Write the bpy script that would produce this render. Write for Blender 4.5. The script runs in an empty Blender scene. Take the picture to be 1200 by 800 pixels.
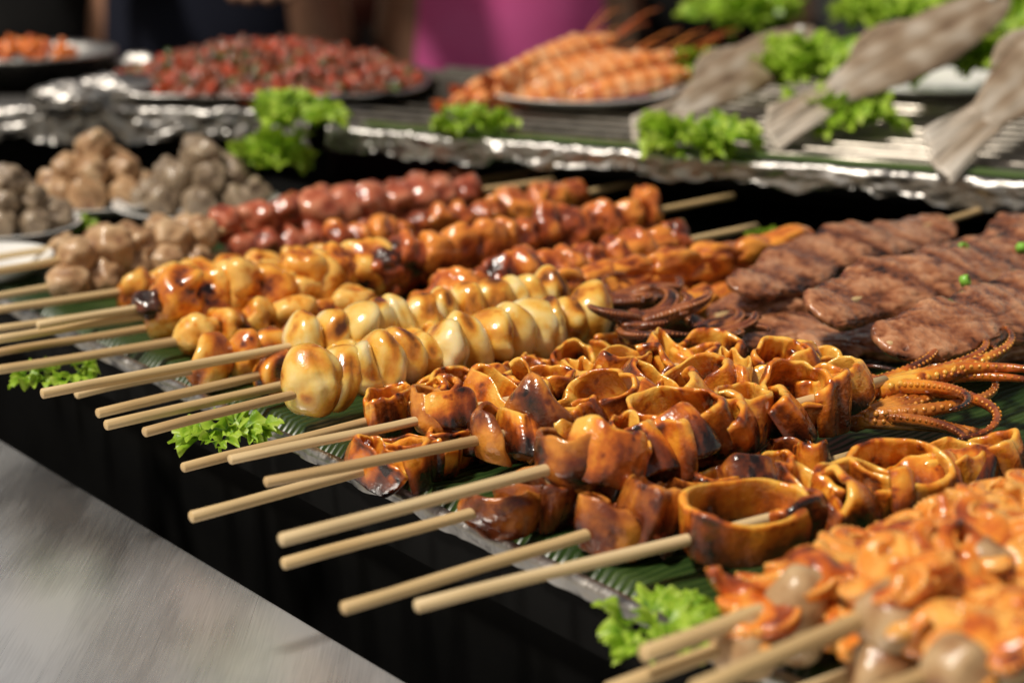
import bpy, bmesh, math, random
from mathutils import Vector, Matrix, noise, Euler
random.seed(11)
R = random.uniform
pi = math.pi
S = .01
sc = bpy.context.scene
col = sc.collection
F = 2000.0; TH = math.radians(16.5); H = 20.0
CT, ST = math.cos(TH), math.sin(TH)
# ---------------------------------------------------------------- helpers (all lengths in centimetres, scaled by S)
def W(px, py, z):
    u = px-600; v = py-400
    d = Vector((u, F*CT-v*ST, -F*ST-v*CT))
    t = (z-H)/d.z
    return Vector((d.x*t, d.y*t, z))
def proj(P):
    q = Vector((P.x, P.y, P.z-H))
    dep = q.y*CT-q.z*ST
    return 600+F*q.x/dep, 400-F*(q.y*ST+q.z*CT)/dep
def nz(x, y, z, s=0): return noise.noise(Vector((x+s*7.31, y-s*3.77, z+s*1.93)))
class MB:
    def __init__(s): s.v = []; s.f = []; s.c = []
    def add(s, V, Fc, c=.5):
        o = len(s.v); s.v += [Vector(p) for p in V]; s.f += [tuple(i+o for i in f) for f in Fc]
        s.c += list(c) if hasattr(c, '__len__') else [c]*len(V)
        return s
    def mesh(s, name, mat, smooth=True):
        me = bpy.data.meshes.new(name)
        me.from_pydata([p*S for p in s.v], [], s.f)
        a = me.attributes.new('cook', 'FLOAT', 'POINT')
        a.data.foreach_set('value', s.c)
        me.polygons.foreach_set('use_smooth', [smooth]*len(me.polygons))
        me.materials.append(mat); me.update()
        return me
def ob(name, me, parent=None, loc=(0,0,0), rot=(0,0,0), sca=(1,1,1)):
    o = bpy.data.objects.new(name, me); col.objects.link(o)
    o.location = Vector(loc)*S; o.rotation_euler = rot; o.scale = sca
    if parent: o.parent = parent
    return o
def tag(o, label, cat, group=None, kind=None):
    o['label'] = label; o['category'] = cat
    if group: o['group'] = group
    if kind: o['kind'] = kind
    return o
def struct(o): o['kind'] = 'structure'; return o
def empty(name, loc, rot=(0,0,0)):
    o = ob(name, None, None, loc, rot); o.empty_display_size = .02; return o
def mod(o, sub=0, solid=0):
    if solid:
        m = o.modifiers.new('Solidify', 'SOLIDIFY'); m.thickness = solid*S; m.offset = 0
    if sub:
        m = o.modifiers.new('Subdivision', 'SUBSURF'); m.levels = sub; m.render_levels = sub
    return o
_ico = {}
def ico(n):
    if n not in _ico:
        b = bmesh.new(); bmesh.ops.create_icosphere(b, subdivisions=n, radius=1)
        _ico[n] = ([v.co.copy() for v in b.verts], [tuple(v.index for v in f.verts) for f in b.faces]); b.free()
    return _ico[n]
def blob(sub, scale, amp, freq, seed, fine=0, ff=8, cb=.5, ck=1.0, fn=None, ridge=0):
    V, Fc = ico(sub); out = []; c = []
    off = Vector((seed*5.1, seed*2.7, -seed*3.3))
    for v in V:
        n = noise.noise(v*freq+off); n2 = noise.noise(v*ff+off); n3 = abs(noise.noise(v*freq*1.5-off))
        r = 1+amp*n+fine*n2+ridge*(min(n3,.25)-.15)*2
        p = Vector((v.x*r*scale[0], v.y*r*scale[1], v.z*r*scale[2]))
        if fn: p = fn(p, v)
        out.append(p); c.append(min(1.2, max(-.2, cb-ck*n*.5-.35*fine*8*n2*.3+(.35*(1-n3/.12) if ridge and n3 < .12 else 0))))
    return out, Fc, c
def tube(pts, rads, n=10, sq=1.0):
    pts = [Vector(p) for p in pts]; V = []; Fc = []
    up = Vector((0,0,1)); m = len(pts)
    t0 = (pts[1]-pts[0]).normalized()
    if abs(t0.dot(up)) > .95: up = Vector((1,0,0))
    for i, p in enumerate(pts):
        t = (pts[min(i+1,m-1)]-pts[max(i-1,0)]).normalized()
        a = up.cross(t)
        if a.length < 1e-5: a = Vector((1,0,0)).cross(t)
        a.normalize(); b = t.cross(a); up = b
        r = rads[i] if hasattr(rads, '__len__') else rads
        for k in range(n):
            w = 2*pi*k/n
            V.append(p+a*math.cos(w)*r+b*math.sin(w)*r*sq)
    for i in range(m-1):
        for k in range(n):
            k2 = (k+1) % n
            Fc.append((i*n+k, i*n+k2, (i+1)*n+k2, (i+1)*n+k))
    Fc.append(tuple(range(n-1,-1,-1))); Fc.append(tuple((m-1)*n+k for k in range(n)))
    return V, Fc
def prism(poly, z0, z1):
    n = len(poly)
    V = [Vector((p[0],p[1],z0)) for p in poly]+[Vector((p[0],p[1],z1)) for p in poly]
    Fc = [tuple(range(n-1,-1,-1)), tuple(range(n,2*n))]+[(i,(i+1)%n,(i+1)%n+n,i+n) for i in range(n)]
    return V, Fc
def lathe(prof, n=48, sx=1, sy=1, sup=0):
    V = []; Fc = []; m = len(prof)
    for r, z in prof:
        for k in range(n):
            w = 2*pi*k/n; cw, sw = math.cos(w), math.sin(w)
            q = (abs(cw)**sup+abs(sw)**sup)**(-1/sup) if sup else 1
            V.append(Vector((r*q*cw*sx, r*q*sw*sy, z)))
    for i in range(m-1):
        for k in range(n):
            k2 = (k+1)%n; Fc.append((i*n+k, i*n+k2, (i+1)*n+k2, (i+1)*n+k))
    Fc.append(tuple(range(n-1,-1,-1))); Fc.append(tuple((m-1)*n+k for k in range(n)))
    return V, Fc
def grid(nu, nv, fn):
    V = []; Fc = []; c = []
    for i in range(nu):
        for j in range(nv):
            r = fn(i/(nu-1), j/(nv-1))
            V.append(Vector(r[:3])); c.append(r[3] if len(r) > 3 else .5)
    for i in range(nu-1):
        for j in range(nv-1):
            Fc.append((i*nv+j, (i+1)*nv+j, (i+1)*nv+j+1, i*nv+j+1))
    return V, Fc, c
# ---------------------------------------------------------------- materials
def base_mat(name):
    m = bpy.data.materials.new(name); m.use_nodes = True
    nt = m.node_tree; return m, nt, nt.nodes['Principled BSDF']
def N(nt, typ, **kw):
    n = nt.nodes.new(typ)
    for k, v in kw.items(): setattr(n, k, v)
    return n
def mth(nt, op, a, b=None, c=None):
    n = N(nt, 'ShaderNodeMath', operation=op)
    for i, x in enumerate((a, b, c)):
        if x is None: continue
        if isinstance(x, (int, float)): n.inputs[i].default_value = x
        else: nt.links.new(x, n.inputs[i])
    return n.outputs[0]
def noise_n(nt, vec, scale, detail=4, w=None, rough=.55):
    n = N(nt, 'ShaderNodeTexNoise')
    if w is not None:
        n.noise_dimensions = '4D'; nt.links.new(w, n.inputs['W'])
    n.inputs['Scale'].default_value = scale; n.inputs['Detail'].default_value = detail; n.inputs['Roughness'].default_value = rough
    nt.links.new(vec, n.inputs['Vector']); return n.outputs['Fac']
def ramp(nt, fac, stops):
    r = N(nt, 'ShaderNodeValToRGB'); e = r.color_ramp.elements
    while len(e) < len(stops): e.new(.5)
    for i, (p, c) in enumerate(stops):
        e[i].position = p; e[i].color = (*c, 1)
    nt.links.new(fac, r.inputs['Fac']); return r.outputs['Color']
def food(name, stops, rough=.28, ns=90, na=.8, bs=450, bstr=.35, sss=.0, coat=.3, rv=.2, spec=.5, attr=1.0, bd=.0012, metal=0, stretch=None, spots=0, sps=220, spt=.6):
    m, nt, b = base_mat(name)
    tc = N(nt, 'ShaderNodeTexCoord'); oi = N(nt, 'ShaderNodeObjectInfo')
    vec = tc.outputs['Object']
    if stretch:
        mp = N(nt, 'ShaderNodeMapping'); mp.inputs['Scale'].default_value = stretch; nt.links.new(vec, mp.inputs['Vector']); vec = mp.outputs['Vector']
    w = mth(nt, 'MULTIPLY', oi.outputs['Random'], 23.0)
    n1 = noise_n(nt, vec, ns, 4, w); n2 = noise_n(nt, vec, bs, 3, w)
    at = N(nt, 'ShaderNodeAttribute', attribute_name='cook')
    f = mth(nt, 'MULTIPLY', at.outputs['Fac'], attr)
    f = mth(nt, 'ADD', f, mth(nt, 'MULTIPLY', mth(nt, 'SUBTRACT', n1, .5), na*1.6))
    f = mth(nt, 'ADD', f, mth(nt, 'MULTIPLY', mth(nt, 'SUBTRACT', n2, .5), na*.5))
    f = mth(nt, 'ADD', f, mth(nt, 'MULTIPLY', mth(nt, 'SUBTRACT', oi.outputs['Random'], .5), rv))
    if spots:
        n3 = noise_n(nt, vec, sps, 2, w)
        q = mth(nt, 'MULTIPLY', mth(nt, 'SUBTRACT', n3, spt), 9.0)
        cl = N(nt, 'ShaderNodeClamp'); nt.links.new(q, cl.inputs[0])
        f = mth(nt, 'ADD', f, mth(nt, 'MULTIPLY', cl.outputs[0], spots))
    nt.links.new(ramp(nt, f, stops), b.inputs['Base Color'])
    rr = mth(nt, 'ADD', rough, mth(nt, 'MULTIPLY', mth(nt, 'SUBTRACT', n1, .5), .5))
    nt.links.new(rr, b.inputs['Roughness'])
    b.inputs['Specular IOR Level'].default_value = spec; b.inputs['Metallic'].default_value = metal
    b.inputs['Coat Weight'].default_value = coat; b.inputs['Coat Roughness'].default_value = .1
    if sss:
        b.inputs['Subsurface Weight'].default_value = sss; b.inputs['Subsurface Radius'].default_value = (1, .4, .15); b.inputs['Subsurface Scale'].default_value = .004
    bp = N(nt, 'ShaderNodeBump'); bp.inputs['Strength'].default_value = bstr; bp.inputs['Distance'].default_value = bd
    nt.links.new(mth(nt, 'ADD', n2, mth(nt, 'MULTIPLY', n1, .8)), bp.inputs['Height']); nt.links.new(bp.outputs['Normal'], b.inputs['Normal'])
    nt.links.new(bp.outputs['Normal'], b.inputs['Coat Normal'])
    return m
M = {}
M['stick'] = food('bamboo', [(0,(.38,.23,.10)),(.45,(.60,.42,.20)),(1,(.74,.58,.34))], .5, 60, .9, 160, .25, coat=0, rv=.35, stretch=(.12,3,3))
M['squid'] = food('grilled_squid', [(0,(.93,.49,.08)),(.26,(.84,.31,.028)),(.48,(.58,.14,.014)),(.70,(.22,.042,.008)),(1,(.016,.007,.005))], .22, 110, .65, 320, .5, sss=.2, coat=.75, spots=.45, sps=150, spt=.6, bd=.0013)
M['petal'] = food('charred_squid_skin', [(0,(.68,.26,.038)),(.3,(.42,.12,.017)),(.62,(.16,.033,.009)),(1,(.016,.007,.005))], .22, 110, .85, 320, .5, sss=.1, coat=.75, spots=.4, sps=150, bd=.0013)
M['white'] = food('pale_squid', [(0,(.90,.73,.38)),(.28,(.88,.62,.19)),(.50,(.84,.46,.07)),(.72,(.64,.23,.022)),(1,(.14,.04,.008))], .22, 100, .75, 320, .25, sss=.2, coat=.65, rv=.3, spots=.28, sps=120, spt=.6)
M['amber'] = food('amber_squid', [(0,(.90,.54,.13)),(.30,(.84,.36,.04)),(.6,(.58,.155,.016)),(.85,(.24,.05,.01)),(1,(.04,.012,.007))], .24, 100, .8, 320, .4, sss=.15, coat=.6, spots=.4, sps=120, rv=.4)
M['chicken'] = food('glazed_chicken', [(0,(.82,.29,.045)),(.34,(.58,.14,.024)),(.63,(.31,.055,.014)),(1,(.035,.011,.006))], .24, 100, .7, 380, .5, coat=.65, spots=.35, sps=120, rv=.5)
M['strip'] = food('orange_meat', [(0,(.86,.33,.045)),(.35,(.64,.175,.024)),(.65,(.36,.07,.014)),(1,(.05,.014,.006))], .24, 110, .7, 380, .5, coat=.65, spots=.4, sps=130)
M['sausage'] = food('sausage', [(0,(.66,.27,.15)),(.45,(.49,.13,.062)),(.75,(.33,.062,.027)),(1,(.11,.02,.01))], .25, 80, .9, 300, .3, coat=.6, spots=.35, sps=110, rv=.35)
M['beige'] = food('beige_meatball', [(0,(.62,.43,.25)),(.5,(.46,.275,.14)),(1,(.20,.085,.036))], .38, 90, .9, 350, .4, coat=.2, spots=.3, sps=140)
M['grey'] = food('grey_meatball', [(0,(.40,.31,.21)),(.5,(.26,.19,.125)),(1,(.10,.068,.045))], .4, 90, .8, 350, .4, coat=.15)
M['patty'] = food('grilled_pork', [(0,(.60,.295,.15)),(.36,(.42,.165,.07)),(.62,(.24,.074,.027)),(1,(.03,.011,.006))], .16, 90, .8, 420, .6, coat=.95, bd=.0013, spots=.28, sps=120, spt=.6)
M['octo'] = food('grilled_octopus', [(0,(.86,.42,.09)),(.3,(.80,.26,.03)),(.55,(.60,.13,.018)),(.75,(.32,.058,.014)),(1,(.05,.016,.01))], .24, 90, 1.0, 340, .5, coat=.6, spots=.4, sps=110, rv=.3)
M['octohead'] = food('octopus_head', [(0,(.54,.37,.20)),(.4,(.40,.235,.11)),(.7,(.25,.105,.042)),(1,(.09,.03,.014))], .36, 70, 1.1, 260, .5, coat=.28, spots=.35, sps=90)
M['char'] = food('charred_octopus', [(0,(.40,.13,.036)),(.3,(.18,.045,.015)),(.58,(.042,.014,.008)),(1,(.009,.006,.006))], .25, 120, .7, 420, .4, coat=.7)
M['prawn'] = food('prawn_shell', [(0,(.88,.50,.26)),(.35,(.84,.29,.06)),(.7,(.56,.09,.018)),(1,(.26,.04,.01))], .25, 70, .5, 300, .15, coat=.5)
M['fish'] = food('salted_fish', [(0,(.62,.57,.50)),(.33,(.48,.41,.33)),(.62,(.30,.22,.145)),(1,(.15,.09,.05))], .5, 70, .65, 300, .5, coat=.1, stretch=(.18,1.4,1), bd=.0012, rv=0)
M['scallion'] = food('scallion', [(0,(.16,.45,.03)),(1,(.3,.6,.08))], .35, 100, .5)
M['stirfry'] = food('stir_fry', [(0,(.52,.06,.015)),(.3,(.34,.06,.018)),(.55,(.2,.06,.025)),(.8,(.07,.028,.015)),(.95,(.08,.13,.02))], .25, 90, .35, coat=.5)
M['carrot'] = food('orange_heap', [(0,(.75,.2,.02)),(1,(.5,.08,.01))], .4, 90, .4)
M['plate'] = food('white_china', [(0,(.80,.80,.77)),(1,(.85,.84,.81))], .15, 40, .3, 100, .02, coat=.3, rv=0)
def metalmat(name, c, rough, bstr, bscale):
    m, nt, b = base_mat(name)
    tc = N(nt, 'ShaderNodeTexCoord')
    n1 = noise_n(nt, tc.outputs['Object'], bscale, 5); n2 = noise_n(nt, tc.outputs['Object'], bscale*.25, 3)
    b.inputs['Metallic'].default_value = 1
    nt.links.new(ramp(nt, n2, [(.3,tuple(x*.5 for x in c)),(.7,c)]), b.inputs['Base Color'])
    nt.links.new(mth(nt, 'ADD', rough-.1, mth(nt, 'MULTIPLY', n1, .2)), b.inputs['Roughness'])
    bp = N(nt, 'ShaderNodeBump'); bp.inputs['Strength'].default_value = bstr; bp.inputs['Distance'].default_value = .002
    nt.links.new(n1, bp.inputs['Height']); nt.links.new(bp.outputs['Normal'], b.inputs['Normal'])
    return m
M['foil'] = metalmat('foil', (.62,.60,.57), .36, .5, 140)
M['rod'] = metalmat('steel_rod', (.70,.64,.55), .4, .2, 200)
def brushed():
    m, nt, b = base_mat('brushed_steel')
    tc = N(nt, 'ShaderNodeTexCoord')
    def mp(sx, sy, rz):
        a = N(nt, 'ShaderNodeMapping'); a.inputs['Rotation'].default_value = (0,0,rz); a.inputs['Scale'].default_value = (sx, sy, 1)
        nt.links.new(tc.outputs['Object'], a.inputs['Vector']); return a.outputs['Vector']
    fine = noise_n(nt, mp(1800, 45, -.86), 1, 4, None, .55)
    broad = noise_n(nt, mp(8, 5, .4), 1, 3, None, .4)  # large bright and dark reflection areas, painted into the steel's base colour
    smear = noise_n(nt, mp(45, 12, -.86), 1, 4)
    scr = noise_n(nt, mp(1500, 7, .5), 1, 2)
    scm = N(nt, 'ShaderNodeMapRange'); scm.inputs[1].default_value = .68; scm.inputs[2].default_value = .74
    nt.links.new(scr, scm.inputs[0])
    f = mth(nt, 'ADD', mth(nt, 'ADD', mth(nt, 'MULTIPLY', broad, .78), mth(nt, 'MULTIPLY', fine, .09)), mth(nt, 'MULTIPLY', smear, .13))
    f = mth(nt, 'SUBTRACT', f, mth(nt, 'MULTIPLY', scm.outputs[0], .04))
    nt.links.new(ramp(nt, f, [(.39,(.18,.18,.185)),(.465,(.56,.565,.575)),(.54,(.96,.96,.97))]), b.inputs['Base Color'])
    b.inputs['Metallic'].default_value = .74
    nt.links.new(mth(nt, 'ADD', .08, mth(nt, 'MULTIPLY', f, .40)), b.inputs['Roughness'])
    b.inputs['Anisotropic'].default_value = .3
    bp = N(nt, 'ShaderNodeBump'); bp.inputs['Strength'].default_value = .25; bp.inputs['Distance'].default_value = .0002
    nt.links.new(mth(nt, 'ADD', fine, mth(nt, 'MULTIPLY', scr, .5)), bp.inputs['Height']); nt.links.new(bp.outputs['Normal'], b.inputs['Normal'])
    return m
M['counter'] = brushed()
def plain(name, c1, c2, rough, scale=20, bstr=.2, spec=.5):
    m, nt, b = base_mat(name)
    tc = N(nt, 'ShaderNodeTexCoord')
    n = noise_n(nt, tc.outputs['Object'], scale, 5)
    nt.links.new(ramp(nt, n, [(.35,c1),(.65,c2)]), b.inputs['Base Color'])
    b.inputs['Roughness'].default_value = rough; b.inputs['Specular IOR Level'].default_value = spec
    bp = N(nt, 'ShaderNodeBump'); bp.inputs['Strength'].default_value = bstr; bp.inputs['Distance'].default_value = .003
    nt.links.new(n, bp.inputs['Height']); nt.links.new(bp.outputs['Normal'], b.inputs['Normal'])
    return m
M['black'] = plain('black_enamel', (.002,.002,.002), (.004,.004,.004), .7, 30, .1, .1)
M['ground'] = plain('asphalt', (.008,.008,.009), (.02,.02,.02), .9, 8, .4, .2)
M['pink'] = plain('pink_cloth', (.94,.12,.42), (.97,.18,.50), .8, 10)
M['navy'] = plain('navy_cloth', (.008,.010,.022), (.014,.017,.032), .85, 10, .2, .2)
M['blackcloth'] = plain('black_cloth', (.006,.006,.007), (.014,.014,.014), .85, 10, .2, .2)
M['maroon'] = plain('brown_cloth', (.14,.045,.03), (.22,.08,.05), .85, 12)
M['skin'] = plain('skin', (.36,.18,.11), (.44,.23,.14), .5, 20)
M['hair'] = plain('hair', (.006,.005,.004), (.015,.012,.01), .5, 60)
def leafmat(name, stops, ns, wave=None, trans=.35, rough=.4):
    m, nt, b = base_mat(name)
    tc = N(nt, 'ShaderNodeTexCoord')
    n1 = noise_n(nt, tc.outputs['Object'], ns, 5)
    at = N(nt, 'ShaderNodeAttribute', attribute_name='cook')
    f = mth(nt, 'ADD', at.outputs['Fac'], mth(nt, 'MULTIPLY', mth(nt, 'SUBTRACT', n1, .5), .8))
    h = n1
    if wave:
        wv = N(nt, 'ShaderNodeTexWave', wave_type='BANDS', bands_direction='X'); wv.inputs['Scale'].default_value = wave; wv.inputs['Distortion'].default_value = 1.2
        nt.links.new(tc.outputs['Object'], wv.inputs['Vector']); h = wv.outputs['Fac']
        f = mth(nt, 'ADD', f, mth(nt, 'MULTIPLY', mth(nt, 'SUBTRACT', h, .5), .2))
    c = ramp(nt, f, stops); nt.links.new(c, b.inputs['Base Color']); b.inputs['Roughness'].default_value = rough
    bp = N(nt, 'ShaderNodeBump'); bp.inputs['Strength'].default_value = .5; bp.inputs['Distance'].default_value = .0012
    nt.links.new(h, bp.inputs['Height']); nt.links.new(bp.outputs['Normal'], b.inputs['Normal'])
    if trans:
        tr = N(nt, 'ShaderNodeBsdfTranslucent'); nt.links.new(c, tr.inputs['Color'])
        mx = N(nt, 'ShaderNodeMixShader'); mx.inputs[0].default_value = trans
        nt.links.new(b.outputs[0], mx.inputs[1]); nt.links.new(tr.outputs[0], mx.inputs[2])
        nt.links.new(mx.outputs[0], nt.nodes['Material Output'].inputs['Surface'])
    return m
M['lettuce'] = leafmat('lettuce', [(0,(.05,.15,.008)),(.35,(.22,.42,.02)),(.7,(.46,.66,.06)),(1,(.62,.78,.18))], 150)
M['banana'] = leafmat('banana_leaf', [(0,(.008,.020,.004)),(.5,(.02,.045,.009)),(1,(.08,.13,.03))], 40, wave=95, trans=0, rough=.35)
# ---------------------------------------------------------------- setting
gv, gf, gc = grid(2, 2, lambda a, b: ((a-.5)*60000, (b-.5)*60000, 0))
struct(ob('ground', MB().add(gv, gf).mesh('ground', M['ground']), None, (0,0,-95)))
D2 = Vector((-.638,.77,0)).normalized(); NP = Vector((D2.y,-D2.x,0))   # along the tray edge to the back left / into the tray
E = Vector((-5,52.3,0))
def TP(t, d, z=0): return E+D2*t+NP*d+Vector((0,0,z))
# stall table with black top
tb = empty('stall_table', (0,0,-95))
poly = [TP(-40,0), TP(48,0), Vector((-52,104,0)), Vector((-52,122,0)), Vector((60,122,0)), Vector((60,40,0))]
V, Fc = prism(poly, 93, 94.7); ob('table_top', MB().add(V, Fc).mesh('table_top', M['black'], False), tb)
V, Fc = prism([p*.985+Vector((0,2,0)) for p in poly], 0, 92.9); ob('base_panel', MB().add(V, Fc).mesh('base_panel', M['black'], False), tb)
tag(tb, 'black stall table holding the skewers in front of the raised shelf', 'table')
# banana leaf lining
def leafpt(a, b):
    t = -34+a*66; d = .3+b*30
    p = TP(t, d); w = .18*nz(p.x*.35, p.y*.35, 0)+.06*nz(p.x, p.y, 3)
    return (t, d, w+.25-(.5 if b < .01 else 0), .5+.25*nz(p.x*.2,p.y*.2,5))
V, Fc, c = grid(120, 60, leafpt)
lf = ob('banana_leaf', MB().add(V, Fc, c).mesh('banana_leaf', M['banana']), None, TP(0,0,0))
lf.matrix_world = Matrix(((D2.x,NP.x,0,E.x*S),(D2.y,NP.y,0,E.y*S),(0,0,1,0),(0,0,0,1)))
tag(lf, 'dark green ribbed banana leaf spread under the squid skewers', 'leaf')
def foil_strip(name, pts, drop, inset, label, seed, amp=.35, n=140, m=12):
    L = [Vector(p) for p in pts]
    def fn(a, b):
        q = a*(len(L)-1); i = min(int(q), len(L)-2); p = L[i].lerp(L[i+1], q-i)
        t = (L[i+1]-L[i]).normalized(); nn = Vector((-t.y,t.x,0))
        if nn.y < 0: nn = -nn
        if b < .35: o = nn*inset*(1-b/.35); z = .1
        else: o = -nn*.2; z = -drop*(b-.35)/.65
        k = Vector((p.x*.7, p.y*.7, z*1.3+seed)); w = (abs(noise.noise(k))+.6*abs(noise.noise(k*2.6))+.3*abs(noise.noise(k*5.5)))*amp
        z2 = z+(.5*drop*noise.noise(k*.6)+.2*drop*noise.noise(k*2) if b > .9 else 0)
        return (*(p+o-nn*w+Vector((0,0,z2+w*.3))),)
    V, Fc, c = grid(n, m, fn)
    o = ob(name, MB().add(V, Fc).mesh(name, M['foil'])); 
    if label: tag(o, label, 'foil')
    return o
foil_strip('foil_edge', [TP(36,0,.05), TP(10,0,.05), TP(-36,0,.05)], .35, .15, 'crumpled foil folded over the front edge of the skewer tray', 1, .15, 360, 10)
# steel counter
CE = Vector((-3.0,45.5,0)); CD = Vector((-.65,.76,0)).normalized(); CN = Vector((-CD.y,CD.x,0))
ct = empty('steel_counter', (CE.x,CE.y,-95))
q = [CD*-45, CD*70, CD*70+CN*70, CD*-45+CN*70]
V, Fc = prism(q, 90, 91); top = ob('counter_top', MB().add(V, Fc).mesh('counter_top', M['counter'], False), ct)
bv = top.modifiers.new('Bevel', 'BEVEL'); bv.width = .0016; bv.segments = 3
q2 = [CD*-43+CN*1.5, CD*68+CN*1.5, CD*68+CN*66, CD*-43+CN*66]
V, Fc = prism(q2, 0, 89.9); ob('cabinet', MB().add(V, Fc).mesh('cabinet', M['black'], False), ct)
tag(ct, 'brushed stainless steel counter in the near left corner', 'counter')
# raised shelf
A0 = W(385,150,4); A1 = W(1200,215,4); ad = (A1-A0).normalized(); A2 = A1+ad*30; an = Vector((-ad.y,ad.x,0))
YB = 123.0
sh = empty('display_shelf', (0,0,0))
sp = [A0, A2, A2+an*50, Vector((A0.x+11,YB,4)), Vector((A0.x-.5,YB,4))]
V, Fc = prism(sp, 2.6, 3.1); ob('shelf_board', MB().add(V, Fc).mesh('shelf_board', M['black'], False), sh)
mb = MB()
for k in range(24):
    d = .9+k*2.1
    P0 = A0+an*d; left = P0-ad*((P0.x-A0.x)/ad.x)
    if left.y > YB: left = P0+ad*((YB-P0.y)/ad.y)
    V, Fc = tube([left+Vector((0,0,-.1)), A2+an*d+Vector((0,0,-.1))], .22, 8); mb.add(V, Fc)
ob('grill_rods', mb.mesh('grill_rods', M['rod']), sh)
V, Fc = prism([A0+an*9+ad*3, A2+an*9, A2+an*48, Vector((A0.x+10,121,0))], .05, 2.55); ob('support_panel', MB().add(V, Fc).mesh('support_panel', M['black'], False), sh)
fo = foil_strip('foil_skirt', [A0, A0.lerp(A1,.5), A2], 1.2, .3, None, 4, .28, 420, 16); fo.parent = sh
tag(sh, 'raised shelf of steel grill rods with crumpled foil along its front edge', 'shelf')
V, Fc, c = grid(90, 8, lambda a, b: (*(A0+ad*(2+a*62)+an*(.0+b*1.7)+Vector((0,0,.24+.12*math.sin(b*pi)+.08*nz(a*30,b*2,0)))), .95))
tag(ob('banana_leaf', MB().add(V, Fc, c).mesh('leaf_strip', M['banana'])), 'narrow green leaf strip along the front of the raised shelf', 'leaf')
# left raised table
B0 = W(-160,128,4); B1 = W(300,128,4); B2 = Vector((A0.x-1.2, A0.y+3,4))
lt = empty('back_table', (0,0,-95))
bp_ = [B0, B1, B2, Vector((A0.x-1.2,130,4)), Vector((B0.x-5,130,4))]
V, Fc = prism(bp_, 97.6, 98.6); ob('table_top', MB().add(V, Fc).mesh('table_top', M['black'], False), lt)
V, Fc = prism([p+Vector((.5,3,0)) for p in bp_[:3]]+[Vector((A0.x-2,129,4)), Vector((B0.x-3,129,4))], 0, 97.5)
ob('base_panel', MB().add(V, Fc).mesh('base_panel', M['black'], False), lt)
fo = foil_strip('foil_skirt', [B0+Vector((0,0,95)), B1+Vector((0,0,95)), B2+Vector((0,0,95))], 1.8, 5.0, None, 9, .42, 300, 22); fo.parent = lt
tag(lt, 'table wrapped in foil behind the plates of meatballs', 'table')
# ---------------------------------------------------------------- skewers
class SK:
    def __init__(s, label, group, tip, end, z, zt=None, cat='skewer', name='skewer', r=.185):
        A = W(tip[0], tip[1], z if zt is None else zt); B = W(end[0], end[1], z)
        X = (B-A).normalized(); Y = Vector((0,0,1)).cross(X).normalized(); Z = X.cross(Y)
        s.A, s.X, s.L = A, X, (B-A).length
        s.root = empty(name, A, Matrix((X,Y,Z)).transposed().to_euler())
        tag(s.root, label, cat, group)
        n = 14; sd = R(0,50)
        pts = [(-.0,0,0)]+[(s.L*i/n, .05*nz(i*.4,sd,0), .05*nz(i*.4,sd,9)) for i in range(n+1)]
        pts[0] = (-.04,pts[1][1],pts[1][2])
        V, Fc = tube(pts, [r*.8]+[r*(1+.08*nz(i,sd,2)) for i in range(n+1)], 12, R(.8,1))
        st = ob('stick', MB().add(V, Fc, [R(.35,.6)]*len(V)).mesh('stick', M['stick']), s.root)
    def at(s, px):
        lo, hi = 0, s.L*1.4
        for _ in range(40):
            m = (lo+hi)/2
            if proj(s.A+s.X*m)[0] < px: lo = m
            else: hi = m
        return lo
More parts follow.
